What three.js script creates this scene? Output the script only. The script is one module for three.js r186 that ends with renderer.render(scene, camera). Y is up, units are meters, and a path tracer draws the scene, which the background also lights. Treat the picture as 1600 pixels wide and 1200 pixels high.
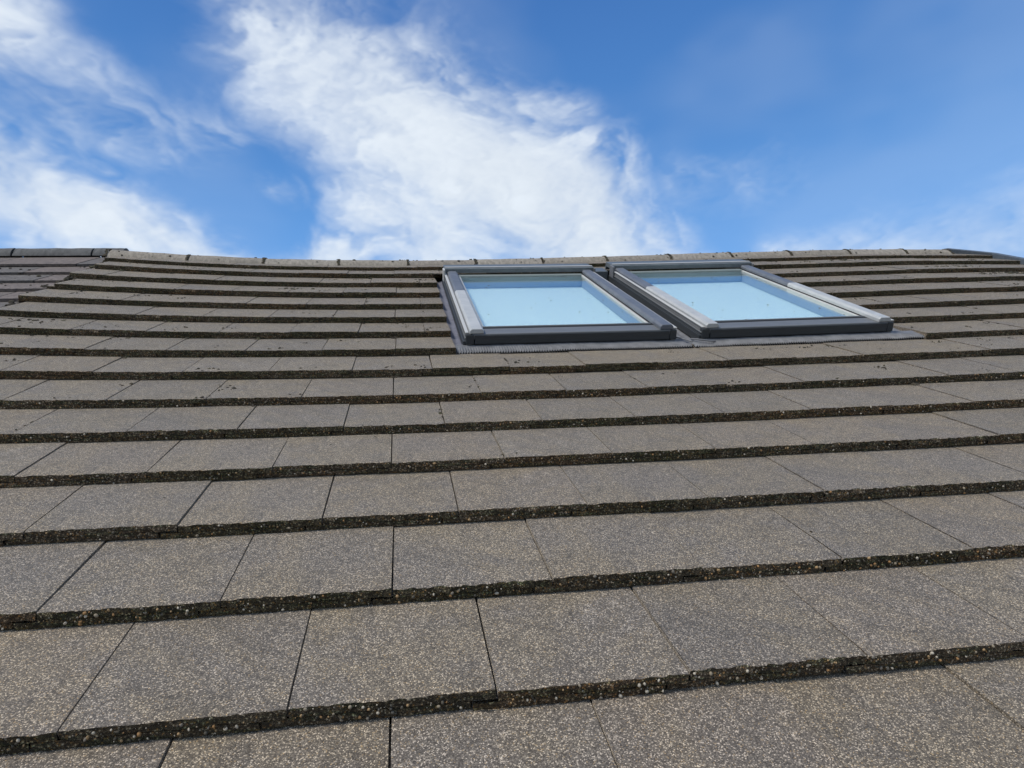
import * as THREE from 'three';
import { mergeGeometries } from 'three/addons/utils/BufferGeometryUtils.js';
import { RoundedBoxGeometry } from 'three/addons/geometries/RoundedBoxGeometry.js';

// ---------------------------------------------------------------- camera, sky, sun, exposure
const PITCH = THREE.MathUtils.degToRad(30), SP = Math.sin(PITCH), CP = Math.cos(PITCH), EAVE = 4.2;
const W3 = (u, v, n) => new THREE.Vector3(u, EAVE + v * SP + n * CP, -v * CP + n * SP);      // roof axes (along, up the slope, off the slope) to world
const D3 = (u, v, n) => new THREE.Vector3(u, v * SP + n * CP, -v * CP + n * SP);

const scene = new THREE.Scene();
const camera = new THREE.PerspectiveCamera(56.84, 4 / 3, 0.05, 3000);
{
  const yaw = 0.16067, pit = 0.31479, rol = 0.02261;
  const fw = [Math.sin(yaw) * Math.cos(pit), Math.cos(yaw) * Math.cos(pit), -Math.sin(pit)], r0 = [Math.cos(yaw), -Math.sin(yaw), 0];
  const f = new THREE.Vector3(...fw), r = new THREE.Vector3(...r0), up0 = r.clone().cross(f);
  const right = r.clone().multiplyScalar(Math.cos(rol)).addScaledVector(up0, Math.sin(rol)), up = up0.clone().multiplyScalar(Math.cos(rol)).addScaledVector(r, -Math.sin(rol));
  const X = D3(right.x, right.y, right.z), Y = D3(up.x, up.y, up.z), Z = D3(-f.x, -f.y, -f.z);
  camera.position.copy(W3(0.0311, -0.8294, 0.743));
  camera.quaternion.setFromRotationMatrix(new THREE.Matrix4().makeBasis(X, Y, Z));
}
const SUN_DIR = new THREE.Vector3(-0.50, 0.80, 0.30).normalize();
const sun = new THREE.DirectionalLight(new THREE.Color(1, 0.95, 0.88), 3.1);
sun.position.copy(SUN_DIR).multiplyScalar(40).add(new THREE.Vector3(1, 5, -2));
sun.target.position.set(1, 5, -2);
sun.castShadow = true; sun.shadow.radius = 24; sun.shadow.mapSize.set(2048, 2048);
Object.assign(sun.shadow.camera, { left: -9, right: 9, top: 9, bottom: -9, near: 1, far: 90 });
scene.add(sun, sun.target);

const renderer = new THREE.WebGLRenderer({ antialias: true });
renderer.toneMapping = THREE.LinearToneMapping;
renderer.toneMappingExposure = 1;
renderer.shadowMap.enabled = true;

// seeded random and noise
function rng(seed) { let a = seed >>> 0; return () => { a = (a + 0x6d2b79f5) | 0; let t = Math.imul(a ^ (a >>> 15), 1 | a); t = (t + Math.imul(t ^ (t >>> 7), 61 | t)) ^ t; return ((t ^ (t >>> 14)) >>> 0) / 4294967296; }; }
function hash3(x, y, z) { let h = Math.imul(x, 374761393) ^ Math.imul(y, 668265263) ^ Math.imul(z, 1440662683); h = Math.imul(h ^ (h >>> 13), 1274126177); h ^= h >>> 16; return (h >>> 0) / 4294967296; }
function noise3(x, y, z) {
  const ix = Math.floor(x), iy = Math.floor(y), iz = Math.floor(z); let fx = x - ix, fy = y - iy, fz = z - iz;
  fx = fx * fx * fx * (fx * (fx * 6 - 15) + 10); fy = fy * fy * fy * (fy * (fy * 6 - 15) + 10); fz = fz * fz * fz * (fz * (fz * 6 - 15) + 10);
  const a = hash3(ix, iy, iz), b = hash3(ix + 1, iy, iz), c = hash3(ix, iy + 1, iz), d = hash3(ix + 1, iy + 1, iz), e = hash3(ix, iy, iz + 1), f = hash3(ix + 1, iy, iz + 1), g = hash3(ix, iy + 1, iz + 1), h = hash3(ix + 1, iy + 1, iz + 1);
  const l = a + (b - a) * fx, m = c + (d - c) * fx, n = e + (f - e) * fx, o = g + (h - g) * fx, p = l + (m - l) * fy, q = n + (o - n) * fy;
  return (p + (q - p) * fz) * 2 - 1;
}
function fbm(x, y, z, oct) { let s = 0, a = 0.5; for (let i = 0; i < oct; i++) { s += a * noise3(x, y, z); x = x * 2.03 + 7.1; y = y * 2.03 + 3.7; z = z * 2.03 + 1.3; a *= 0.52; } return s; }
const sstep = (a, b, x) => { const t = Math.min(1, Math.max(0, (x - a) / (b - a))); return t * t * (3 - 2 * t); };
const mix = (a, b, t) => a + (b - a) * t;

// the sky: blue air with drifting broken cloud. Cloud banks as chains of [azimuth, elevation, half width, thickness] in degrees
const BANKS = [
  [[-14.5, 42.2, 4.2, 0.65], [-12.6, 38.3, 4.2, 0.72], [-7.0, 34.8, 5.6, 0.88], [1.2, 31.2, 7.2, 1.0], [7.7, 26.8, 7.8, 1.15], [14.1, 23.0, 7.4, 1.15], [18.0, 19.1, 6.4, 1.05]],
  [[4.7, 33.8, 4.1, 0.75], [12.0, 31.7, 3.6, 0.70]],
  [[-2.3, 25.5, 5.7, 0.90], [4.1, 22.5, 6.2, 1.00]],
  [[20.4, 21.6, 4.1, 0.90], [23.4, 19.9, 3.1, 0.80]],
  [[-33.5, 33.2, 4.6, 0.9], [-30.0, 32.9, 3.6, 0.8], [-26.5, 31.9, 2.8, 0.45], [-21, 30.8, 2.6, 0.28]],
  [[-27.5, 28.0, 4.1, 0.50], [-21.9, 29.2, 3.1, 0.45], [-15.1, 31.4, 2.8, 0.35]],
  [[-31.8, 24.0, 4.8, 1.0], [-26.7, 22.9, 4.0, 1.0], [-21.4, 21.4, 3.7, 1.0], [-16.2, 20.4, 3.2, 0.95]],
  [[-12.5, 21.0, 2.3, 0.85], [-8.5, 22.2, 2.8, 0.9], [-4.4, 22.0, 2.5, 0.85]],
  [[-12.6, 27.4, 1.6, 0.45], [-10.1, 27.2, 1.3, 0.40]],
  [[31.7, 18.8, 2.1, 0.65], [36.2, 18.6, 2.6, 0.60], [41.2, 18.3, 3.1, 0.45], [47.6, 18.2, 3.6, 0.40]],
  [[25.6, 25.4, 2.6, 0.30], [32.2, 25.5, 2.1, 0.22]],
];
{ // the rest of the sky: banks of the same kind all round
  const R = rng(91);
  for (let k = 0; k < 70; k++) {
    let az = 60 + R() * 250, el = 6 + R() * 70; const n = 3 + Math.floor(R() * 4), dirn = -0.5 + R() * 0.5, bank = [], th = 0.5 + R() * 0.7, r0 = 3.5 + R() * 5;
    for (let i = 0; i < n; i++) { bank.push([az > 180 ? az - 360 : az, el, r0 * (0.7 + 0.6 * R()), th * (0.8 + 0.4 * R())]); az += 5 * Math.cos(dirn); el += 5 * Math.sin(dirn) + (R() - 0.5) * 3; }
    if (bank.every((p) => p[0] < -40 || p[0] > 62 || p[1] > 52)) BANKS.push(bank);
  }
}
{
  const W = 2048, H = 2048, data = new Float32Array(W * H * 4), RAD = Math.PI / 180;
  const clear = [[0, 0.50, 0.66, 0.86], [10, 0.29, 0.51, 0.86], [20, 0.165, 0.40, 0.83], [30, 0.086, 0.255, 0.62], [40, 0.061, 0.188, 0.505], [60, 0.05, 0.155, 0.44], [90, 0.042, 0.13, 0.39]];
  for (let row = 0; row < H; row++) {
    const el = ((row + 0.5) / H - 0.5) * 180, e = Math.max(0, el), y = Math.sin(el * RAD), ce = Math.cos(el * RAD);
    let k = 0; while (k < clear.length - 2 && clear[k + 1][0] < e) k++;
    const t = (e - clear[k][0]) / (clear[k + 1][0] - clear[k][0]), base = [1, 2, 3].map((c) => mix(clear[k][c], clear[k + 1][c], t));
    const near = []; for (const b of BANKS) for (let i = 0; i < b.length - 1; i++) if (Math.abs(el - b[i][1]) < 20) near.push([b[i], b[i + 1]]);
    for (let col = 0; col < W; col++) {
      const rnd = ((col + 0.5) / W - 0.5) * 2 * Math.PI, x = Math.cos(rnd) * ce, z = Math.sin(rnd) * ce, o = (row * W + col) * 4;
      let a = 0, lum = 1;
      if (el > -2) {
        const wx = fbm(x * 5 + 3, y * 5, z * 5, 3), wy = fbm(x * 5, y * 5 + 9, z * 5, 3);
        const az = Math.atan2(x, -z) / RAD + wx * 5.5, ee = el + wy * 4.0;
        let d = 0;
        for (const [p, q] of near) {
          let ax = az - p[0]; if (ax > 180) ax -= 360; if (ax < -180) ax += 360;
          if (Math.abs(ax) * ce > 20) continue;
          const bx = (q[0] - p[0]) * ce, by = q[1] - p[1], px = ax * ce, py = ee - p[1], h = Math.min(1, Math.max(0, (px * bx + py * by) / (bx * bx + by * by + 1e-6)));
          const r = mix(p[2], q[2], h), s = mix(p[3], q[3], h), dd = Math.hypot(px - bx * h, py - by * h) / r;
          d = Math.max(d, s * (1 - sstep(0.15, 1.45, dd)));
        }
        const veil = 0.09 * sstep(0.0, 0.55, fbm(x * 3 + 11, y * 6, z * 3, 4) + 0.18);
        if (d > 0.004) {
          const n1 = fbm(x * 9 + wx * 1.5, y * 13, z * 9 + wy * 1.5, 6), n2 = fbm(x * 27 + n1 * 4 + wy * 3, y * 42 - n1 * 3, z * 27 - wx * 3, 5), n3 = fbm(x * 90 + n2 * 3, y * 130 + n1 * 8, z * 90, 4);
          const edge = 0.25 + 0.9 * Math.min(1, d * 1.3) - 0.45 * sstep(0.65, 1.15, d), dense = d * 1.08 + (n1 * 0.62 + n2 * 0.38 + n3 * 0.15) * edge;
          a = Math.min(0.95, 0.94 * sstep(0.0, 1.5, dense) + veil * Math.max(0, 1 - d));
          lum = 0.97 + 0.10 * n1 + 0.07 * n2 + 0.03 * n3 - 0.05 * sstep(0.9, 1.5, dense);
        } else a = veil;
      }
      const white = [0.83 * lum, 0.90 * lum, 0.97 * lum];
      for (let c = 0; c < 3; c++) data[o + c] = mix(base[c], white[c], a);
      data[o + 3] = 1;
    }
  }
  const sky = new THREE.DataTexture(data, W, H, THREE.RGBAFormat, THREE.FloatType);
  sky.mapping = THREE.EquirectangularReflectionMapping; sky.magFilter = THREE.LinearFilter; sky.needsUpdate = true;
  scene.background = sky; scene.environment = sky;
}

// ---------------------------------------------------------------- helpers
const taken = {};
function numbered(n) { const k = taken[n] = (taken[n] ?? -1) + 1; return k ? `${n}_${String(k).padStart(3, '0')}` : n; }
function add(name, geo, mat, parent) { const m = new THREE.Mesh(geo, mat); m.name = numbered(name); m.castShadow = m.receiveShadow = true; parent.add(m); return m; }
function grp(name, parent) { const g = new THREE.Group(); g.name = numbered(name); parent.add(g); return g; }
class Builder { // quads in a local frame: x along the roof, y off the slope, z down the slope
  constructor() { this.p = []; this.uv = []; this.idx = [[], []]; }
  vert(x, y, z, a, b) { this.p.push(x, y, z); this.uv.push(a, b); return this.p.length / 3 - 1; }
  quad(a, b, c, d, g = 0) { this.idx[g].push(a, b, c, a, c, d); }
  flat(P, UV, g = 0) { const k = P.map((p, i) => this.vert(...p, ...UV[i])); this.quad(...k, g); }
  grid(nx, ny, fn, g = 0) { const at = []; for (let j = 0; j <= ny; j++) for (let i = 0; i <= nx; i++) at.push(this.vert(...fn(i / nx, j / ny))); for (let j = 0; j < ny; j++) for (let i = 0; i < nx; i++) this.quad(at[j * (nx + 1) + i], at[j * (nx + 1) + i + 1], at[(j + 1) * (nx + 1) + i + 1], at[(j + 1) * (nx + 1) + i], g); }
  build() {
    const g = new THREE.BufferGeometry(); g.setAttribute('position', new THREE.Float32BufferAttribute(this.p, 3)); g.setAttribute('uv', new THREE.Float32BufferAttribute(this.uv, 2));
    g.setIndex([...this.idx[0], ...this.idx[1]]); if (this.idx[1].length) { g.addGroup(0, this.idx[0].length, 0); g.addGroup(this.idx[0].length, this.idx[1].length, 1); }
    g.computeVertexNormals(); return g;
  }
}
function dataTex(w, h, px, srgb, wrap = true) { const t = new THREE.DataTexture(px, w, h, THREE.RGBAFormat); t.magFilter = THREE.LinearFilter; t.minFilter = THREE.LinearMipmapLinearFilter; t.generateMipmaps = true; if (wrap) t.wrapS = t.wrapT = THREE.RepeatWrapping; if (srgb) t.colorSpace = THREE.SRGBColorSpace; t.needsUpdate = true; return t; }
const toS = (l) => Math.round(255 * (l <= 0.0031308 ? 12.92 * l : 1.055 * Math.pow(Math.min(1, Math.max(0, l)), 1 / 2.4) - 0.055));

// granular textures: packed granules with their own colours, and their relief
function granules(S, M, cell, seed, pick, relief, blotch) {
  const px = new Uint8Array(S * M * 4), bp = new Uint8Array(S * M * 4), nx = Math.round(S / cell), ny = Math.round(M / cell), cx = S / nx, cy = M / ny;
  const gx = new Float32Array(nx * ny), gy = new Float32Array(nx * ny), gr = new Float32Array(nx * ny), col = [];
  const R = rng(seed);
  for (let i = 0; i < nx * ny; i++) { gx[i] = R(); gy[i] = R(); const c = pick(R); col.push(c); gr[i] = c[3] ?? 1; }
  for (let y = 0; y < M; y++) for (let x = 0; x < S; x++) {
    const i = Math.floor(x / cx), j = Math.floor(y / cy); let best = 9, second = 9, bi = 0;
    for (let dj = -1; dj <= 1; dj++) for (let di = -1; di <= 1; di++) {
      const ii = (i + di + nx) % nx, jj = (j + dj + ny) % ny, k = jj * nx + ii, dx = (i + di + gx[k]) - x / cx, dy = (j + dj + gy[k]) - y / cy, d = Math.sqrt(dx * dx + dy * dy) / gr[k];
      if (d < best) { second = best; best = d; bi = k; } else if (d < second) second = d;
    }
    const o = (y * S + x) * 4, c = col[bi], edge = Math.min(1, (second - best) * 2.2), b = blotch(x / S, y / M);
    for (let q = 0; q < 3; q++) px[o + q] = toS(mix(relief.matrix[q], c[q], 0.25 + 0.75 * edge) * b[q]);
    px[o + 3] = 255;
    const h = Math.round(255 * Math.min(1, (0.35 + 0.65 * edge) * (0.55 + 0.45 * Math.min(1.4, gr[bi]) / 1.4) * (1 - 0.35 * best)));
    bp[o] = bp[o + 1] = bp[o + 2] = h; bp[o + 3] = 255;
  }
  return [dataTex(S, M, px, true), dataTex(S, M, bp, false)];
}
const wrapNoise = (x, y, f, s) => { const a = x * Math.PI * 2, b = y * Math.PI * 2; return fbm(Math.cos(a) * f + s, Math.sin(a) * f + Math.cos(b) * f, Math.sin(b) * f + s * 2, 3); };
function coarse(S, fn) { const G = 256, a = new Float32Array(G * G * 3); for (let j = 0; j < G; j++) for (let i = 0; i < G; i++) { const c = fn(i / G, j / G); a.set(c, (j * G + i) * 3); } return (x, y) => { const fx = x * G, fy = y * G, i = Math.floor(fx) % G, j = Math.floor(fy) % G, i1 = (i + 1) % G, j1 = (j + 1) % G, tx = fx - Math.floor(fx), ty = fy - Math.floor(fy); return [0, 1, 2].map((q) => mix(mix(a[(j * G + i) * 3 + q], a[(j * G + i1) * 3 + q], tx), mix(a[(j1 * G + i) * 3 + q], a[(j1 * G + i1) * 3 + q], tx), ty)); }; }
const SPAN = 1.05; // metres that one face texture covers
const faceBlotch = coarse(2048, (x, y) => { const a = wrapNoise(x, y, 1.3, 2), b = wrapNoise(x, y, 3.2, 8); const brown = sstep(-0.3, 0.45, a + 0.5 * b), stain = sstep(0.2, 0.34, wrapNoise(x, y, 9, 21) + 0.35 * wrapNoise(x, y, 24, 5)), k = (0.95 + 0.15 * b) * (1 - 0.2 * stain); return [k * mix(0.98, 1.03, brown), k * mix(0.955, 0.97, brown), k * mix(0.915, 0.83, brown)]; });
const [faceMap, faceBump] = granules(2048, 2048, 3.4, 11, (R) => {
  const t = R(), s = 0.8 + 0.4 * R();
  if (t < 0.125) return [0.78 * s, 0.70 * s, 0.60 * s, 1.08];
  if (t < 0.155) return [0.50 * s, 0.38 * s, 0.23 * s, 1.08];
  if (t < 0.36) return [0.34 * s, 0.308 * s, 0.262 * s, 1];
  if (t < 0.66) return [0.195 * s, 0.176 * s, 0.158 * s, 1];
  if (t < 0.88) return [0.125 * s, 0.109 * s, 0.093 * s, 1];
  return [0.07 * s, 0.06 * s, 0.05 * s, 0.9];
}, { matrix: [0.075, 0.064, 0.052] }, faceBlotch);
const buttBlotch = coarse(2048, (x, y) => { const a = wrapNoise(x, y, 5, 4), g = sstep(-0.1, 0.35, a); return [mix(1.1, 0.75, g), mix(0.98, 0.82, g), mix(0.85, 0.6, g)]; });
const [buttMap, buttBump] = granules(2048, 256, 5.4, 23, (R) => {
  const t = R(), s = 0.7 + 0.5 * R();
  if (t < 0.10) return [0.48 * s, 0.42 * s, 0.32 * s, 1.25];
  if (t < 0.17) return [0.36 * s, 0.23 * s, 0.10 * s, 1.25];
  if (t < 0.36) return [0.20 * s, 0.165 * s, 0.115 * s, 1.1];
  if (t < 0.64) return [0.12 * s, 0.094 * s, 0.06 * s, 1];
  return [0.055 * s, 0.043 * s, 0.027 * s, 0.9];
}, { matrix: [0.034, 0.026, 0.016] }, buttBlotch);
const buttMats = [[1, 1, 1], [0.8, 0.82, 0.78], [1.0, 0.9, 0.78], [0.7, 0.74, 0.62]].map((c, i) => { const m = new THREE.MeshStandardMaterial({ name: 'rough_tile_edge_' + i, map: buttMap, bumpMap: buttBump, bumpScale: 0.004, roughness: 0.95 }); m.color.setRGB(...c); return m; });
const tileMats = [[1, 1, 1], [0.94, 0.94, 0.94], [1.05, 1.045, 1.03], [1.0, 0.99, 0.97], [0.97, 0.97, 0.975], [1.03, 1.01, 0.985], [1.06, 1.035, 0.97]].map((c, i) => { const m = new THREE.MeshPhysicalMaterial({ name: 'granular_tile_face_' + i, map: faceMap, bumpMap: faceBump, bumpScale: 0.0014, roughness: 0.78, sheen: 1, sheenRoughness: 0.5, sheenColor: new THREE.Color().setRGB(0.95, 0.84, 0.68) }); m.color.setRGB(...c.map((x, q) => Math.min(1, x * [0.93, 0.895, 0.85][q]))); return m; });

// soft mottled texture for metal, mortar and slate
function mottled(seed, lo, hi, f, streak = 1) { const S = 512, px = new Uint8Array(S * S * 4), R = rng(seed); for (let y = 0; y < S; y++) for (let x = 0; x < S; x++) { const n = 0.5 + 0.75 * wrapNoise(x / S, y / S, f, seed) + (R() - 0.5) * 0.22, o = (y * S + x) * 4, t = Math.min(1, Math.max(0, n)); for (let c = 0; c < 3; c++) px[o + c] = toS(mix(lo[c], hi[c], t)); px[o + 3] = 255; } return dataTex(S, S, px, true); }
const metal = (name, seed, lo, hi, rough, metalness = 0) => new THREE.MeshStandardMaterial({ name, map: mottled(seed, lo, hi, 4), roughness: rough, metalness });

// ---------------------------------------------------------------- the shape of the sagging roof
const W = 0.295, G = 0.28946, T = 0.031;
const Q = [0.12663, -0.05035, -0.0005, 0.10526, -0.04296, 0.04875, -0.02023];
const DV = [0.005, 0.0009, 0.0065, 0.0022, -0.0084, -0.0121, -0.0018, -0.0051, 0.0022, -0.0023, 0.0048, 0.0122, 0.003, 0.0005, -0.062];
const DU = [0.0071, 0.0023, -0.0017, -0.0035, 0.0044, -0.0016, -0.0048, 0.0066, -0.0111, 0.0021, -0.0084, 0.0087, 0.002, -0.004, 0.003];
function sag(u, v) { if (v < 0) v = 0; const U = u / 2, V = v / 4; return Q[0] * (V * V - V) + Q[1] * U * V + Q[2] * U * U + Q[3] * U * U * V + Q[4] * U * U * V * V + Q[5] * U * V * V + Q[6] * U * U * U * V; }
const rowV = (i) => (i - 1) * G + (DV[i - 1] ?? 0);
const ROOF_L = -1.80, ROOF_R = 4.545, RIDGE_V = 4.24;
function place(obj, u, v, n, sagFn = sag, tilt = 0, spin = 0, du = 0.15, dv = 0.3) { // sets an object whose x runs along the roof, y off it, z down it
  const s = sagFn(u, v), su = (sagFn(u + du, v) - sagFn(u, v)) / du, sv = (sagFn(u, v + dv) - sagFn(u, v)) / dv - tilt;
  const X = D3(1, 0, su).normalize(), Zd = D3(0, 1, sv).normalize().negate(), Y = Zd.clone().cross(X).normalize(), Z = X.clone().cross(Y);
  const m = new THREE.Matrix4().makeBasis(X, Y, Z); obj.quaternion.setFromRotationMatrix(m);
  if (spin) obj.rotateY(spin);
  obj.position.copy(W3(u, v, s + n)); return obj;
}

// ---------------------------------------------------------------- the house: walls and roof
const house = grp('house', scene);
house.userData = { label: 'house with sagging roof of thick grey brown granular concrete tiles and two roof windows', category: 'house' };
const roof = grp('roof', house); roof.userData.label = 'sagging slope of thick grey brown granular concrete tiles';
const wallMat = new THREE.MeshStandardMaterial({ name: 'render_wall', map: mottled(5, [0.33, 0.30, 0.26], [0.42, 0.39, 0.34], 6), roughness: 0.95 });
const eavePt = W3(0, -0.75, -0.2), ridgePt = W3(0, RIDGE_V, 0), DEPTH = 2 * (eavePt.z - ridgePt.z);
function gableWalls(u0, u1, parent, drop) {
  const s = new THREE.Shape(), zc = ridgePt.z, hw = DEPTH / 2; // gable profile across the house
  s.moveTo(-hw, 0); s.lineTo(hw, 0); s.lineTo(hw, eavePt.y - drop); s.lineTo(0, ridgePt.y - 0.28 - drop); s.lineTo(-hw, eavePt.y - drop); s.closePath();
  const g = new THREE.ExtrudeGeometry(s, { depth: u1 - u0, bevelEnabled: false }); g.rotateY(Math.PI / 2); g.translate(u0, 0, zc);
  return add('wall', g, wallMat, parent);
}
gableWalls(ROOF_L + 0.02, ROOF_R - 0.12, house, 0.05);

const dark = new THREE.MeshStandardMaterial({ name: 'roof_felt', color: new THREE.Color().setRGB(0.02, 0.019, 0.018), roughness: 0.95 });
function slopeSheet(u0, u1, v0, v1, n, sagFn, thick) { // felt under the tiles and the far slope behind the ridge, one folded sheet
  const b = new Builder(), N = 24, M = 16, up = (u, v, d) => { const p = W3(u, v, sagFn(u, v) + n - d); return [p.x, p.y, p.z]; };
  for (const d of [0, thick]) {
    b.grid(N, M, (s, t) => [...up(mix(u0, u1, s), mix(v0, v1, t), d), s, t]);
    b.grid(N, M, (s, t) => { const u = mix(u0, u1, s), p = up(u, v1, d), k = (v1 - v0) * t; return [p[0], p[1] - k * SP, p[2] - k * CP, s, t]; });
  }
  return b.build();
}
add('underlay', slopeSheet(ROOF_L, ROOF_R - 0.02, -1.15, RIDGE_V, -0.085, sag, 0.02), dark, roof);

// one concrete tile: thick, rough front edge, side lock that shows as a stepped seam
const tileCache = new Map();
function tileGeo(w, seed, segs, L = 0.40, lockL = true, lockR = true) {
  const key = [w.toFixed(3), seed, segs, L.toFixed(2), lockL, lockR].join(); if (tileCache.has(key)) return tileCache.get(key);
  const b = new Builder(), R = rng(seed * 77 + 5), ou = R() * 3, ov = R() * 3, bu = R() * 3, strip = Math.floor(R() * 4) / 4, th = T - 0.002, mid = 0.0155, g0 = 0.0017, ns = seed * 13.7;
  const FU = (x, v) => [(x + ou) / SPAN, (v + ov) / SPAN], BU = (x, y) => [(x + bu) / 1.05, strip + (-y / 0.131)];
  const ez = (x) => 0.0016 * noise3(x * 90, ns, 1) + 0.0012 * noise3(x * 260, ns, 5) + 0.0014 * noise3(x * 14, ns, 9), ey = (x) => -0.0012 + 0.0011 * noise3(x * 110, ns, 2) + 0.0008 * noise3(x * 300, ns, 7) - 0.004 * Math.max(0, noise3(x * 30, ns, 20) - 0.62);
  const rough = (x, y) => 0.0026 * noise3(x * 120, y * 120, ns) + 0.0016 * noise3(x * 300, y * 300, ns + 3);
  const x0 = g0, x1 = w - g0, l0 = lockL ? -0.035 : x0, l1 = lockR ? w - 0.0385 : x1;
  const rows = [0, 0.006, 0.02, L];
  const top = rows.map((v, j) => { const f = j === 0 ? 1 : j === 1 ? 0.25 : 0, line = []; for (let i = 0; i <= segs; i++) { const x = mix(x0, x1, i / segs); line.push(b.vert(x, ey(x) * f, ez(x) * f - v, ...FU(x, v))); } return line; });
  for (let j = 0; j < rows.length - 1; j++) for (let i = 0; i < segs; i++) b.quad(top[j][i], top[j][i + 1], top[j + 1][i + 1], top[j + 1][i]);
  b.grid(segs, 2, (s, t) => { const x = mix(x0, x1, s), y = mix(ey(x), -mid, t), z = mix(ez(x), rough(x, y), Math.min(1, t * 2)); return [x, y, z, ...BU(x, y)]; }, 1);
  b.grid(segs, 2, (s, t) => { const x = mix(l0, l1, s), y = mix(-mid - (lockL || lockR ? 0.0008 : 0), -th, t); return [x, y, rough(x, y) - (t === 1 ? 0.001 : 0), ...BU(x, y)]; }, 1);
  const F = (P, u = (p) => FU(p[0] + p[1], -p[2])) => b.flat(P, P.map(u), 0), z0 = -0.006, zL = -L;
  F([[x0, ey(x0), ez(x0)], [x0, 0, zL], [x0, -mid - 0.001, zL], [x0, -mid - 0.001, z0]]);
  F([[x1, 0, zL], [x1, ey(x1), ez(x1)], [x1, -mid, z0], [x1, -mid, zL]]);
  if (lockL) { F([[l0, -mid - 0.001, z0], [x0, -mid - 0.001, z0], [x0, -mid - 0.001, zL], [l0, -mid - 0.001, zL]]); }
  F([[l0, -mid - 0.001, z0], [l0, -mid - 0.001, zL], [l0, -th, zL], [l0, -th, z0]]);
  if (lockR) F([[l1, -mid, z0], [l1, -mid, zL], [x1, -mid, zL], [x1, -mid, z0]]);
  F([[l1, -mid, zL], [l1, -mid, z0], [l1, -th, z0], [l1, -th, zL]]);
  F([[l0, -th, zL], [l1, -th, zL], [l1, -th, z0], [l0, -th, z0]]);
  F([[x0, 0, zL], [x1, 0, zL], [l1, -th, zL], [l0, -th, zL]]);
  const geo = b.build(); tileCache.set(key, geo); return geo;
}

// windows sit in this opening
const HOLE = { u0: 0.255, u1: 2.425, r0: 8, r1: 13 };
const WINDOWS = [{ u0: 0.305, u1: 1.245 }, { u0: 1.37, u1: 2.31 }], WIN_V0 = 2.105, WIN_V1 = 3.54;

// rows of tiles in broken bond; the ones the photograph shows and a few round them are single tiles, the rest of the slope is joined
camera.updateMatrixWorld(true); camera.updateProjectionMatrix();
const TR = rng(404), rest = [], pebbleSpots = [];
const viewM = camera.matrixWorldInverse.clone().copy(camera.matrixWorld).invert(), halfX = Math.tan(THREE.MathUtils.degToRad(56.84 / 2)) * 4 / 3;
let tileCount = 0;
for (let i = -3; i <= 15; i++) {
  const v = rowV(i), shift = (i & 1 ? 0.5 * W : 0) + (DU[i - 1] ?? 0), L = i === 15 ? 0.2 : i === 14 ? 0.37 : 0.40;
  const spans = i >= HOLE.r0 && i <= HOLE.r1 ? [[ROOF_L, HOLE.u0], [HOLE.u1, ROOF_R]] : [[ROOF_L, ROOF_R]];
  for (const [a, z] of spans) {
    const k0 = Math.ceil((a - shift) / W - 0.999), k1 = Math.floor((z - shift) / W + 0.999);
    for (let k = k0; k < k1; k++) {
      let u = k * W + shift, e = u + W, cutL = false, cutR = false;
      if (u < a + 0.03) { cutL = true; if (u < a) u = a; } if (e > z - 0.03) { cutR = true; if (e > z) e = z; }
      if (e - u < 0.05) continue;
      if (!cutL && k > k0 && u - a < 0.03) continue;
      const c = W3((u + e) / 2, v, 0).applyMatrix4(viewM), px = c.x / (-c.z * halfX);
      const seen = c.z < -0.25 && Math.abs(px) < 1.0 + 0.5 / Math.max(0.8, -c.z) && i >= 0;
      const segs = i < 5 ? 48 : i < 9 ? 30 : 18, seed = 1 + Math.floor(TR() * (i < 5 ? 9 : 6)), w = Math.abs(e - u - W) < 1e-4 ? W : e - u;
      const jn = (TR() - 0.5) * 0.0032, jv = (TR() - 0.5) * 0.006, spin = (TR() - 0.5) * 0.008, mat = tileMats[i === 7 && u > 0.1 && u < 2.5 ? 6 : Math.floor(TR() * 6)], ju = (TR() - 0.5) * 0.0012;
      if (seen) {
        const m = new THREE.Mesh(tileGeo(w, seed, segs, L, !cutL, !cutR), [mat, buttMats[Math.floor(TR() * 4)]]); m.name = numbered('roof_tile'); m.castShadow = m.receiveShadow = true;
        place(m, u + ju, v + jv, jn, sag, T / G, spin, W, G); roof.add(m); tileCount++;
        if (i < 7) pebbleSpots.push([m, w, i]);
      } else {
        const g = tileGeo(w, 1, 2, L, false, false).clone(); g.clearGroups(); const h = new THREE.Object3D(); place(h, u, v, jn, sag, T / G, 0, W, G); h.updateMatrix(); g.applyMatrix4(h.matrix); rest.push(g);
      }
    }
  }
}
const restMesh = add('roof_tile_field', mergeGeometries(rest), tileMats[0], roof); restMesh.userData.kind = 'stuff';
console.log('tiles', tileCount, 'rest', rest.length);

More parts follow.
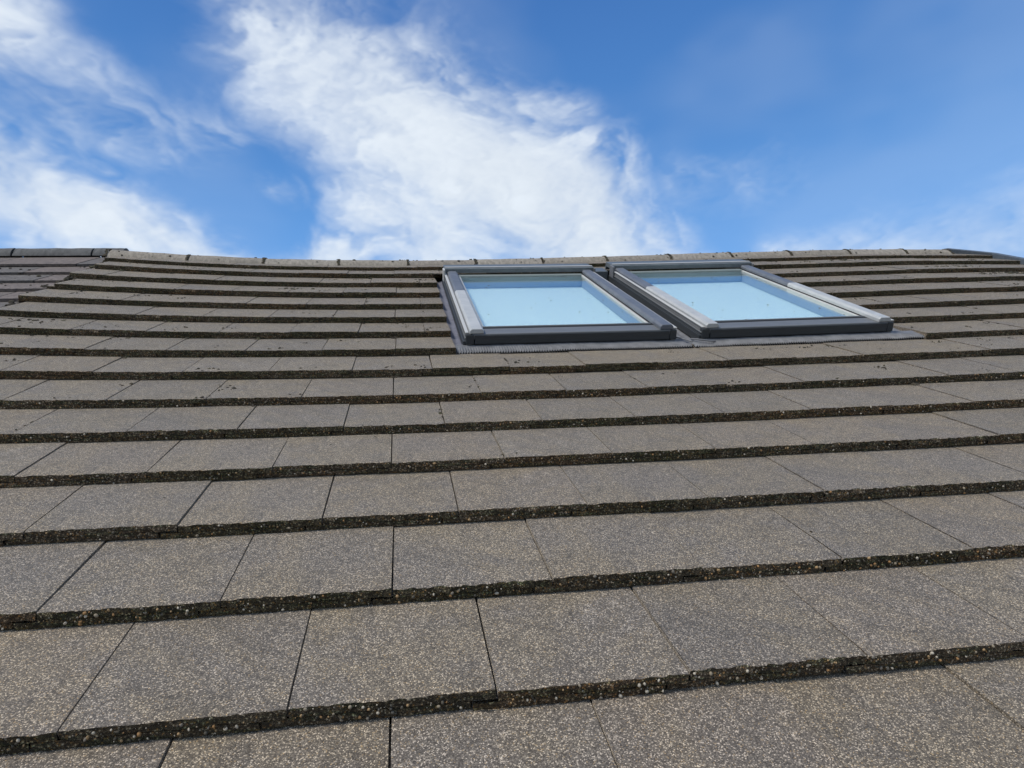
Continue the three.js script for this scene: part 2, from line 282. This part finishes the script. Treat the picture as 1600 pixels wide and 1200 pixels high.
// bare aggregate pebbles standing out of the worn front edges
{
  const R = rng(77), list = [], base = new THREE.IcosahedronGeometry(1, 1), cols = [[0.42, 0.37, 0.29], [0.46, 0.41, 0.32], [0.30, 0.17, 0.07], [0.24, 0.20, 0.14], [0.33, 0.22, 0.11], [0.16, 0.14, 0.11], [0.09, 0.08, 0.06], [0.05, 0.043, 0.03]];
  for (const [m, w, i] of pebbleSpots) { m.updateMatrix(); const n = i < 3 ? 70 : 40; for (let k = 0; k < n; k++) { const r = 0.0008 + 0.0022 * R() ** 3; list.push([new THREE.Matrix4().multiplyMatrices(m.matrix, new THREE.Matrix4().compose(new THREE.Vector3(0.004 + (w - 0.045) * R(), -0.003 - R() * 0.0235, 0.0005 + 0.001 * R()), new THREE.Quaternion().setFromEuler(new THREE.Euler(R() * 6, R() * 6, R() * 6)), new THREE.Vector3(r * (1 + 0.5 * R()), r, r * (0.7 + 0.5 * R())))), cols[Math.floor(R() ** 0.8 * cols.length)]]); } }
  const im = new THREE.InstancedMesh(base, new THREE.MeshStandardMaterial({ name: 'aggregate', roughness: 0.95 }), list.length); im.name = 'aggregate_pebble'; im.userData.kind = 'stuff'; im.castShadow = im.receiveShadow = true;
  const c = new THREE.Color(); list.forEach(([mt, cl], k) => { im.setMatrixAt(k, mt); im.setColorAt(k, c.setRGB(...cl)); }); roof.add(im);
}

// ---------------------------------------------------------------- ridge
function ridgeTileGeo(len, r, thick, half, seed) { // an arched length of ridge tile along x, centre of the arc at the origin
  const b = new Builder(), A = 14, N = 6, at = (s, a, rr) => { const ang = mix(-half, half, a); return [s * len, Math.cos(ang) * rr, -Math.sin(ang) * rr]; };
  const wob = (s, a) => 0.0018 * noise3(s * 9, a * 9, seed) + 0.001 * noise3(s * 30, a * 30, seed + 4);
  b.grid(A, N, (a, s) => [...at(s, a, r + wob(s, a)), s * len * 2 + seed, a * r * 3]);
  b.grid(A, N, (a, s) => [...at(s, a, r - thick), s * len * 2, a * r * 3]);
  for (const s of [0, 1]) b.grid(A, 1, (a, t) => [...at(s, a, mix(r, r - thick, t)), a, t * 0.05]);
  for (const a of [0, 1]) b.grid(N, 1, (s, t) => [...at(s, a, mix(r, r - thick, t)), s * len * 2, t * 0.05]);
  return b.build();
}
const ridgeMats = [[0.275, 0.243, 0.195], [0.245, 0.218, 0.178], [0.29, 0.26, 0.215]].map((c, i) => new THREE.MeshStandardMaterial({ name: 'buff_ridge_' + i, map: mottled(30 + i, c.map((x) => x * 0.6), c.map((x) => x * 1.15), 7), roughness: 0.95 }));
const mortarMat = metal('dark_mortar', 41, [0.035, 0.032, 0.026], [0.10, 0.09, 0.075], 0.95);
const RIDGE_U = [-1.84, -1.35, -0.87, -0.38, 0.09, 0.56, 1.04, 1.51, 1.99, 2.46, 2.93, 3.41, 3.88, 4.27];
function ridgePlace(m, u, sagFn, prot, r, du = 0.45, vc = 4.19) { const s = sagFn(u, vc), s2 = sagFn(u + du, vc), X = D3(1, 0, (s2 - s) / du).normalize(), up = new THREE.Vector3(0, 1, 0), Z = X.clone().cross(up).normalize(), Y = Z.clone().cross(X); m.quaternion.setFromRotationMatrix(new THREE.Matrix4().makeBasis(X, Y, Z)); m.position.copy(W3(u, vc, s + prot - r)); return m; }
{
  const RR = rng(5);
  for (let k = 0; k < RIDGE_U.length - 1; k++) {
    const len = RIDGE_U[k + 1] - RIDGE_U[k] - 0.014, m = add('ridge_tile', ridgeTileGeo(len, 0.118, 0.016, 1.5, k * 3.1), ridgeMats[k % 3], roof);
    ridgePlace(m, RIDGE_U[k] + 0.007, sag, 0.008 + (RR() - 0.5) * 0.005, 0.118, len);
  }
  const bed = []; for (let k = 0; k < 26; k++) { const u = mix(-1.83, 4.26, k / 26), g = ridgeTileGeo(6.09 / 26 + 0.002, 0.106, 0.03, 1.5, k), h = new THREE.Object3D(); ridgePlace(h, u, sag, -0.002, 0.106, 0.243); h.updateMatrix(); g.applyMatrix4(h.matrix); bed.push(g); }
  add('mortar_bed', mergeGeometries(bed), mortarMat, roof);
}

// verge trim on the gable end: a dark capped strip up the edge of the slope
{
  const b = new Builder(), path = [[4.535, -1.0], [4.54, 1.5], [4.54, 3.3], [4.528, 3.77], [4.50, 4.0], [4.40, 4.09], [4.25, 4.2]], prof = [[0, -0.05], [0, 0.014], [0.035, 0.019], [0.038, -0.08]];
  const pt = (k, p) => { const [u, v] = path[k], P = W3(u + p[0], v, sag(u, v) + p[1]); return [P.x, P.y, P.z]; };
  for (let k = 0; k < path.length - 1; k++) for (let q = 0; q < 4; q++) { const p0 = prof[q], p1 = prof[(q + 1) % 4]; b.flat([pt(k, p0), pt(k, p1), pt(k + 1, p1), pt(k + 1, p0)], [[0, k], [0.1, k], [0.1, k + 1], [0, k + 1]]); }
  for (const k of [0, path.length - 1]) b.flat(prof.map((p) => pt(k, p)), [[0, 0], [1, 0], [1, 1], [0, 1]]);
  add('verge_trim', b.build(), metal('verge_metal', 43, [0.06, 0.075, 0.09], [0.11, 0.13, 0.15], 0.5), roof);
}

// ---------------------------------------------------------------- the roof windows and their flashings
const M = {
  frame: metal('grey_frame', 51, [0.105, 0.11, 0.11], [0.155, 0.16, 0.16], 0.5),
  sideFrame: metal('grey_side_frame', 52, [0.14, 0.14, 0.136], [0.20, 0.20, 0.196], 0.55),
  front: metal('charcoal_front', 53, [0.022, 0.026, 0.028], [0.042, 0.047, 0.05], 0.5),
  blue: metal('cover_painted_blue_reflection', 54, [0.098, 0.108, 0.124], [0.138, 0.15, 0.168], 0.5),  // blue sky reflection painted into the cover colour
  pale: metal('cover_painted_pale_reflection', 55, [0.36, 0.37, 0.36], [0.45, 0.455, 0.44], 0.5),  // brighter reflection on the lower covers, painted as a paler grey
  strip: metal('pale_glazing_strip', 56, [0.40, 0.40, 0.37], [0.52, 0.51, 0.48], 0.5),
  hood: metal('slate_grey_hood', 57, [0.085, 0.10, 0.106], [0.13, 0.145, 0.152], 0.45),
  lead: metal('lead_grey_flashing', 58, [0.105, 0.108, 0.112], [0.185, 0.188, 0.194], 0.6),
  soaker: metal('violet_grey_flashing', 59, [0.10, 0.10, 0.12], [0.16, 0.16, 0.185], 0.55),
  gasket: new THREE.MeshStandardMaterial({ name: 'black_gasket', color: new THREE.Color().setRGB(0.02, 0.021, 0.022), roughness: 0.7 }),
  sash: metal('green_grey_sash', 60, [0.16, 0.19, 0.18], [0.22, 0.25, 0.235], 0.5),
  glass: new THREE.MeshPhysicalMaterial({ name: 'window_glass', color: new THREE.Color().setRGB(0.99, 1, 1), roughness: 0.02, metalness: 0, transmission: 1, thickness: 0, ior: 1.6 }),
  blind: new THREE.MeshStandardMaterial({ name: 'pale_blind', color: new THREE.Color().setRGB(0.68, 0.88, 0.84), roughness: 0.9 }),
  dirt: new THREE.MeshStandardMaterial({ name: 'dirt', color: new THREE.Color().setRGB(0.07, 0.065, 0.055), roughness: 1 }),
  lining: new THREE.MeshStandardMaterial({ name: 'blue_grey_lining', color: new THREE.Color().setRGB(0.30, 0.37, 0.40), roughness: 0.8 }),
};
const box = (x0, x1, y0, y1, v0, v1, r = 0.003) => { const g = new RoundedBoxGeometry(x1 - x0, y1 - y0, v1 - v0, 2, Math.min(r, (x1 - x0) / 2.2, (y1 - y0) / 2.2)); g.translate((x0 + x1) / 2, (y0 + y1) / 2, -(v0 + v1) / 2); return g; };
// flat cover with a folded-down, chamfered lower end
function coverGeo(x0, x1, y0, y1, v0, v1) { const s = new THREE.Shape(), c = 0.007; s.moveTo(x0, y0); s.lineTo(x0, y1 - c); s.lineTo(x0 + c, y1); s.lineTo(x1 - c, y1); s.lineTo(x1, y1 - c); s.lineTo(x1, y0); s.closePath(); const g = new THREE.ExtrudeGeometry(s, { depth: v1 - v0, bevelEnabled: true, bevelSize: 0.003, bevelThickness: 0.004, bevelSegments: 2 }); g.translate(0, 0, -v1); return g; }
WINDOWS.forEach((win, k) => {
  const g = grp('roof_window', house), ww = win.u1 - win.u0, LL = WIN_V1 - WIN_V0;
  g.userData.label = k ? 'roof window with pale sky reflection painted on both lower covers' : 'roof window with pale and blue grey sky reflection painted on its lower covers';
  place(g, win.u0, WIN_V0, 0, sag, 0, 0, ww, LL);
  add('side_frame', box(0, 0.022, -0.045, 0.040, 0.004, LL + 0.05), M.sideFrame, g);
  add('side_frame', box(ww - 0.022, ww, -0.045, 0.040, 0.004, LL + 0.05), M.sideFrame, g);
  add('edge_lip', box(-0.004, 0.010, 0.038, 0.044, 0.004, LL + 0.03, 0.002), M.strip, g);
  add('edge_lip', box(ww - 0.010, ww + 0.004, 0.038, 0.044, 0.004, LL + 0.03, 0.002), M.strip, g);
  add('side_flange', box(-0.014, -0.0006, -0.03, 0.004, 0.006, LL + 0.04, 0.002), M.front, g);
  add('side_flange', box(-0.006, -0.0006, 0.0125, 0.019, 0.006, LL + 0.04, 0.002), M.frame, g);
  add('front_frame', box(0.036, ww - 0.032, -0.009, 0.031, -0.004, 0.03), M.front, g);
  add('corner_cap', box(-0.002, 0.033, -0.009, 0.034, -0.002, 0.03), M.front, g);
  add('corner_cap', box(ww - 0.030, ww + 0.002, -0.009, 0.034, -0.002, 0.03), M.front, g);
  add('front_ledge', box(0.024, ww - 0.024, 0.012, 0.036, 0.0, 0.092, 0.004), M.frame, g);
  add('gasket', box(0.082, ww - 0.082, 0.018, 0.038, 0.0935, 0.103, 0.002), M.gasket, g);
  add('glazing_strip', box(0.082, ww - 0.082, 0.016, 0.041, 0.104, 0.116, 0.003), M.frame, g);
  for (const side of [0, 1]) {
    const X = (a, b) => (side ? [ww - b, ww - a] : [a, b]);
    add('side_rail', box(...X(0.0235, 0.079), -0.03, 0.033, 0.0935, LL - 0.02), M.gasket, g);
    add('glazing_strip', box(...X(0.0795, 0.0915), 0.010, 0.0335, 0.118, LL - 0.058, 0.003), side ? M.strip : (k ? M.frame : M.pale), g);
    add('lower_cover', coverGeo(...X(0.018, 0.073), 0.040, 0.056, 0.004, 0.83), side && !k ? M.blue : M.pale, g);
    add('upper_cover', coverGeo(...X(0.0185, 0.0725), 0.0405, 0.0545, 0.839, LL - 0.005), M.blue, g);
  }
  add('top_sash', box(0.080, ww - 0.080, 0.006, 0.035, LL - 0.055, LL - 0.01, 0.004), M.sash, g);
  add('hood', (() => { const s = new THREE.Shape(); s.moveTo(0, 0.046); s.lineTo(0, 0.068); s.lineTo(0.008, 0.073); s.lineTo(0.15, 0.068); s.lineTo(0.17, 0.02); s.lineTo(0.16, 0.02); s.lineTo(0.14, 0.044); s.closePath(); const h = new THREE.ExtrudeGeometry(s, { depth: ww - 0.006, bevelEnabled: true, bevelSize: 0.002, bevelThickness: 0.003, bevelSegments: 2 }); h.rotateY(Math.PI / 2); h.translate(0.003, 0, -LL + 0.004); return h; })(), M.hood, g);
  add('hood_highlight', box(0.004, ww - 0.004, 0.0755, 0.0785, LL + 0.01, LL + 0.03, 0.0015), M.strip, g);  // pale strip standing in for the highlight along the hood top
  add('hood_bracket', box(-0.012, 0.0, 0.0, 0.073, LL - 0.06, LL + 0.02, 0.003), k ? M.lead : M.strip, g);
  add('hood_bracket', box(ww + 0.0, ww + 0.010, 0.03, 0.066, LL - 0.02, LL + 0.03, 0.003), M.frame, g);
  add('glass_pane', box(0.0895, ww - 0.0895, 0.0265, 0.0305, 0.110, LL - 0.052, 0.0005), M.glass, g);
  add('blind', box(0.085, ww - 0.085, -0.044, -0.041, 0.09, LL - 0.05, 0.001), M.blind, g);
  add('lining', mergeGeometries([box(0.08, 0.089, -0.040, 0.025, 0.095, LL - 0.06), box(ww - 0.089, ww - 0.08, -0.040, 0.025, 0.095, LL - 0.06), box(0.0895, ww - 0.0895, -0.040, 0.025, LL - 0.066, LL - 0.058), box(0.0895, ww - 0.0895, -0.040, 0.025, 0.094, 0.106)]), M.lining, g);
  const specks = [], SR = rng(61 + k); for (let q = 0; q < 26; q++) { const sp = new THREE.IcosahedronGeometry(0.0022 + 0.0035 * SR() ** 3, 1); sp.scale(1, 0.3, 1.5); sp.translate(0.11 + SR() * (ww - 0.22), 0.031, -(0.14 + SR() * (LL - 0.26))); specks.push(sp); }
  const sm = add('dirt_speck', mergeGeometries(specks), M.dirt, g); sm.userData.kind = 'stuff';
  if (!k) add('gutter_cover', box(ww + 0.012, ww + 0.108, -0.03, 0.040, LL + 0.03, LL + 0.16, 0.006), M.hood, g);
  // flashing
  const fl = grp('window_flashing', house); fl.userData.label = k ? 'pleated grey apron and side flashing of the window by the wide tile field' : 'pleated grey apron and violet grey side flashing';
  place(fl, win.u0, WIN_V0, 0, sag, 0, 0, ww, LL);
  const a0 = k ? -0.06 : -0.048, a1 = ww + (k ? 0.115 : 0.055);
  const b = new Builder(), N = 360; // apron: smooth above, pleated along its lower edge, dressed down on to the tiles
  b.grid(N, 6, (s, t) => { const x = mix(a0, a1, s), v = mix(0.012, -0.074, t), pl = sstep(0.42, 0.6, t), y = mix(-0.012, -0.0235, t) + pl * 0.005 * Math.sin(x / 0.0112 * Math.PI * 2) + 0.0016 * noise3(x * 14, t * 2, k * 7 + 1) + 0.001 * noise3(x * 50, t * 4, k); return [x, y, -v + pl * 0.003 * noise3(x * 9, 3, k), x * 2, v * 2]; });
  add('apron', b.build(), M.lead, fl);
  const rim = new Builder(); rim.grid(N, 1, (s, t) => { const x = mix(a0, a1, s), y = -0.0235 + 0.005 * Math.sin(x / 0.0112 * Math.PI * 2) + 0.0016 * noise3(x * 14, 2, k * 7 + 1) + 0.001 * noise3(x * 50, 4, k); return [x, y - t * 0.008, 0.074 + 0.003 * noise3(x * 9, 3, k) - t * 0.002, x * 2, t * 0.05]; }); add('apron_edge', rim.build(), M.gasket, fl);
  const side = (x0, x1, mat, nx) => { const q = new Builder(); q.grid(nx, 30, (s, t) => { const x = mix(x0, x1, s), v = mix(-0.03, LL + 0.16, t); return [x, -0.038 + 0.006 * Math.sin(s * Math.PI * 3) * 0.5 + 0.003 * noise3(x * 25, v * 7, k + 3), -v, x * 3, v * 3]; }); add('side_flashing', q.build(), mat, fl); };
  if (!k) { side(-0.06, -0.004, M.soaker, 10); side(ww + 0.002, ww + 0.0625, M.lead, 10); } else { side(-0.0615, -0.004, M.lead, 10); side(ww + 0.004, ww + 0.14, M.lead, 12); }
  const bk = new Builder(); bk.grid(20, 4, (s, t) => { const x = mix(-0.06, ww + 0.06, s), v = mix(LL + 0.14, LL + 0.30, t); return [x, mix(0.012, -0.02, t) + 0.002 * noise3(x * 12, v * 9, k), -v, x * 2, v * 2]; }); add('back_flashing', bk.build(), M.lead, fl);
  // crumpled fold at the lower corner by the other window
  const fold = new THREE.TubeGeometry(new THREE.CatmullRomCurve3(k ? [new THREE.Vector3(-0.055, -0.008, 0.005), new THREE.Vector3(-0.03, -0.004, 0.035), new THREE.Vector3(0.02, -0.009, 0.048), new THREE.Vector3(0.05, -0.014, 0.03)] : [new THREE.Vector3(ww + 0.005, -0.008, -0.03), new THREE.Vector3(ww + 0.03, -0.005, 0.012), new THREE.Vector3(ww + 0.058, -0.009, 0.05)]), 20, 0.0035, 6); add('apron_fold', fold, M.lead, fl);
});

// ---------------------------------------------------------------- the neighbouring roof: thin slates, dark ridge
const NB_U = -1.805;
const nbSag = (u, v) => sag(-1.8, v) - 0.031 + 0.004 * (u - NB_U);
const nb = grp('neighbouring_house', scene);
nb.userData = { label: 'neighbouring house with roof of flat thin dark slates and dark rounded ridge', category: 'house' };
gableWalls(-5.4, ROOF_L - 0.02, nb, 0.08);
const nbRoof = grp('roof', nb);
add('underlay', slopeSheet(-5.45, NB_U - 0.001, -1.1, 4.43, -0.05, nbSag, 0.02), dark, nbRoof);
{
  const mats = [[0.125, 0.104, 0.09], [0.14, 0.113, 0.096], [0.112, 0.1, 0.089], [0.145, 0.118, 0.102]].map((c, i) => new THREE.MeshStandardMaterial({ name: 'slate_' + i, map: mottled(70 + i, c.map((x) => x * 0.5), c.map((x) => x * 1.35), 9), roughness: 0.9 }));
  const R = rng(8), far = [], SW = 0.493, SG = 0.245, ST = 0.016, cache = new Map();
  const slate = (w, seed) => { const key = w.toFixed(3) + seed; if (cache.has(key)) return cache.get(key); const b = new Builder(), L = 0.40, e = (x) => 0.0016 * noise3(x * 40, seed, 3); const U = (x, z) => [x * 1.5 + seed * 0.3, z * 1.5 + seed * 0.17]; b.grid(12, 4, (s, t) => { const x = mix(0.004, w - 0.004, s), z = -L * t + (t === 0 ? e(x) : 0); return [x, 0, z, ...U(x, z)]; }); b.grid(12, 1, (s, t) => { const x = mix(0.004, w - 0.004, s); return [x, -t * (ST - 0.0015), e(x), ...U(x, t * 0.02)]; }); for (const x of [0.004, w - 0.004]) b.flat([[x, 0, 0], [x, 0, -L], [x, -ST + 0.0015, -L], [x, -ST + 0.0015, 0]], [[0, 0], [0.6, 0], [0.6, 0.03], [0, 0.03]]); b.flat([[0, -ST + 0.0015, -L], [w, -ST + 0.0015, -L], [w, -ST + 0.0015, 0], [0, -ST + 0.0015, 0]], [[0, 0], [1, 0], [1, 1], [0, 1]]); const g = b.build(); cache.set(key, g); return g; };
  const vs = [3.93, 3.67, 3.42, 3.2, 2.96]; while (vs.length < 21) vs.push(vs[vs.length - 1] - SG);
  const first = [-1.944, -2.13, -1.963, -2.19, -1.95];
  vs.forEach((v, r) => { let e = NB_U; let u = first[r] ?? (r & 1 ? -2.19 : -1.95); for (let c = 0; c < (r < 6 ? 6 : 5); c++) { const w = e - u; const gs = slate(w, Math.floor(R() * 4)), m = r < 8 ? add('slate', gs, mats[Math.floor(R() * 4)], nbRoof) : new THREE.Object3D(); place(m, u, v, (R() - 0.5) * 0.003, nbSag, ST / SG, (R() - 0.5) * 0.006, 0.4, 0.25); if (r >= 8) { m.updateMatrix(); far.push(gs.clone().applyMatrix4(m.matrix)); } e = u; u = e - SW; } });
  add('slate_field', mergeGeometries(far), mats[0], nbRoof).userData.kind = 'stuff';
  const rm = new THREE.MeshStandardMaterial({ name: 'dark_ridge', map: mottled(81, [0.05, 0.052, 0.05], [0.11, 0.11, 0.106], 5), roughness: 0.85 });
  const us = [-1.80, -2.0, -2.49, -2.98, -3.47, -3.96]; for (let k = 0; k < us.length - 1; k++) { const len = us[k] - us[k + 1] - 0.012, m = add('ridge_tile', ridgeTileGeo(len, 0.088, 0.014, 1.5, 50 + k), rm, nbRoof); ridgePlace(m, us[k + 1] + 0.006, nbSag, 0.024, 0.088, 0.4, 4.385); }
}

// ---------------------------------------------------------------- moss and dirt crumbs on the roof
{
  const R = rng(2024), list = [], q = new THREE.Object3D();
  const clump = (u, v, n, r, flat = 0.45) => { if (u > HOLE.u0 - 0.01 && u < HOLE.u1 && v > 2.0 && v < 3.8) return; q.position.copy(W3(u, v, sag(u, v) + n)); q.rotation.set(R() * 0.5 + PITCH, R() * 6, R() * 0.5); q.scale.set(r * (0.8 + 0.9 * R()), r * flat * (0.7 + 0.6 * R()), r * (0.7 + 0.5 * R())); q.updateMatrix(); list.push(q.matrix.clone()); };
  const surf = (v) => { for (let i = 15; i >= -2; i--) if (v >= rowV(i)) return -T / G * (v - rowV(i)); return 0; };
  const patch = (u, v, su, sv, n, r) => { for (let k = 0; k < n; k++) { const a = u + (R() + R() - 1) * su, b = v + (R() + R() - 1) * sv; if (a < ROOF_L || a > ROOF_R - 0.03 || b > 4.1) continue; clump(a, b, surf(b), r * (0.35 + 0.9 * R() * R())); } };
  for (let i = 5; i <= 15; i++) for (let k = -7; k < 16; k++) { const u = k * W + (i & 1 ? 0.5 * W : 0); if (R() < (i < 8 ? 0.18 : 0.5)) patch(u, rowV(i + 1) - 0.012, 0.02, 0.012, 1 + Math.floor(R() * 4), 0.012); if (R() < 0.25) patch(u, rowV(i) + R() * 0.2, 0.006, 0.09, 4, 0.006); }
  for (let k = 0; k < 260; k++) { const i = 6 + Math.floor(R() * 9); patch(mix(ROOF_L, ROOF_R, R()), rowV(i) + R() * 0.26, 0.05, 0.04, 2 + Math.floor(R() * 6), 0.006); }
  for (const [u, v, su, sv, n, r] of [[4.1, 3.36, 0.35, 0.08, 70, 0.014], [3.9, 3.6, 0.3, 0.08, 30, 0.012], [3.75, 3.0, 0.1, 0.06, 8, 0.012], [3.3, 3.92, 0.25, 0.05, 26, 0.014], [0.5, 1.86, 0.2, 0.08, 14, 0.006], [0.15, 3.62, 0.2, 0.05, 20, 0.009], [-1.55, 2.52, 0.15, 0.06, 18, 0.010], [-1.6, 2.05, 0.2, 0.1, 26, 0.009], [-1.3, 2.3, 0.25, 0.08, 22, 0.008], [-0.6, 3.35, 0.2, 0.06, 16, 0.010], [0.32, 0.9, 0.05, 0.04, 10, 0.004], [-0.15, 1.1, 0.2, 0.1, 12, 0.004], [1.9, 1.95, 0.6, 0.04, 30, 0.006]]) patch(u, v, su, sv, n, r);
  for (let i = 8; i <= 15; i++) for (let c = 0; c < 26; c++) { const uc = mix(ROOF_L, ROOF_R - 0.1, R()), n = 3 + Math.floor(R() * 9); for (let k = 0; k < n; k++) clump(Math.max(ROOF_L, uc + (R() + R() - 1) * 0.09), rowV(i) + 0.001 + 0.002 * R(), -0.007 - 0.02 * R(), 0.003 + 0.003 * R(), 0.8); } // cushions along the laps
  const onRidge = (u, a, r) => { const c = W3(u, 4.19, sag(u, 4.2) + 0.011 - 0.118); q.position.set(c.x, c.y + Math.cos(a) * 0.1185, c.z + Math.sin(a) * 0.1185); q.rotation.set(a, R() * 6, 0); q.scale.set(r * (0.8 + 0.6 * R()), r * 0.4, r * (0.8 + 0.6 * R())); q.updateMatrix(); list.push(q.matrix.clone()); };
  for (const u of RIDGE_U) for (let k = 0; k < 16; k++) onRidge(u + (R() - 0.5) * 0.012, -0.5 + 1.7 * k / 15, 0.005 + 0.003 * R());
  for (const u of RIDGE_U) for (let k = 0; k < 4; k++) onRidge(u + (R() - 0.5) * 0.05, (R() - 0.5) * 0.6, 0.003 + 0.004 * R());
  for (let k = 0; k < 110; k++) onRidge(mix(ROOF_L, 4.25, R()), -0.3 + 1.5 * R(), 0.003 + 0.007 * R() * R());
  for (const [u, v, r] of [[1.62, 0.27, 0.006], [1.72, 0.21, 0.004], [-0.52, 0.75, 0.005], [-0.95, 0.05, 0.003], [0.9, 0.42, 0.003], [2.1, 1.02, 0.006]]) clump(u, v, surf(v), r);
  for (let k = 0; k < 60; k++) { const u = NB_U - R() * 0.9, v = 2.7 + R() * 1.3; q.position.copy(W3(u, v, nbSag(u, v) - 0.006)); q.rotation.set(PITCH, R() * 6, 0); const r = 0.004 + 0.009 * R() * R(); q.scale.set(r * 1.4, r * 0.5, r); q.updateMatrix(); list.push(q.matrix.clone()); }
  for (let k = 0; k < 90; k++) { const v = 1.9 + R() * 2.3, u = ROOF_L - R() * R() * 0.05; q.position.copy(W3(u, v, nbSag(u, v) - 0.004)); q.rotation.set(PITCH, R() * 6, 0); const r = 0.006 + 0.010 * R(); q.scale.set(r, r * 0.6, r); q.updateMatrix(); list.push(q.matrix.clone()); }
  const g = new THREE.IcosahedronGeometry(1, 2), p = g.attributes.position; for (let k = 0; k < p.count; k++) { const x = p.getX(k), y = p.getY(k), z = p.getZ(k), s = 1 + 0.45 * noise3(x * 2.2, y * 2.2, z * 2.2) + 0.2 * noise3(x * 6, y * 6, z * 6); p.setXYZ(k, x * s, y * s, z * s); } g.computeVertexNormals();
  const im = new THREE.InstancedMesh(g, new THREE.MeshStandardMaterial({ name: 'dry_moss', roughness: 1 }), list.length); im.name = 'moss'; im.castShadow = im.receiveShadow = true;
  im.userData = { kind: 'stuff', label: 'dark dry moss crumbs scattered over the roof tiles and ridge', category: 'moss' };
  const c = new THREE.Color(), cs = [[0.045, 0.036, 0.024], [0.06, 0.048, 0.03], [0.034, 0.03, 0.02], [0.062, 0.056, 0.03]]; list.forEach((m, k) => { im.setMatrixAt(k, m); im.setColorAt(k, c.setRGB(...cs[k % 4])); });
  scene.add(im);
}

// ---------------------------------------------------------------- ground
{
  const g = new THREE.PlaneGeometry(4000, 4000); g.rotateX(-Math.PI / 2);
  const t = mottled(90, [0.17, 0.155, 0.125], [0.30, 0.275, 0.225], 5); t.repeat.set(400, 400);  // out of view; paleness chosen to throw light up on to the tile edges
  const m = add('ground', g, new THREE.MeshStandardMaterial({ name: 'pale_bounce_ground', map: t, roughness: 1 }), scene); m.userData = { kind: 'structure', label: 'unseen ground below the houses, made pale to bounce light', category: 'ground' };
}
renderer.render(scene, camera);
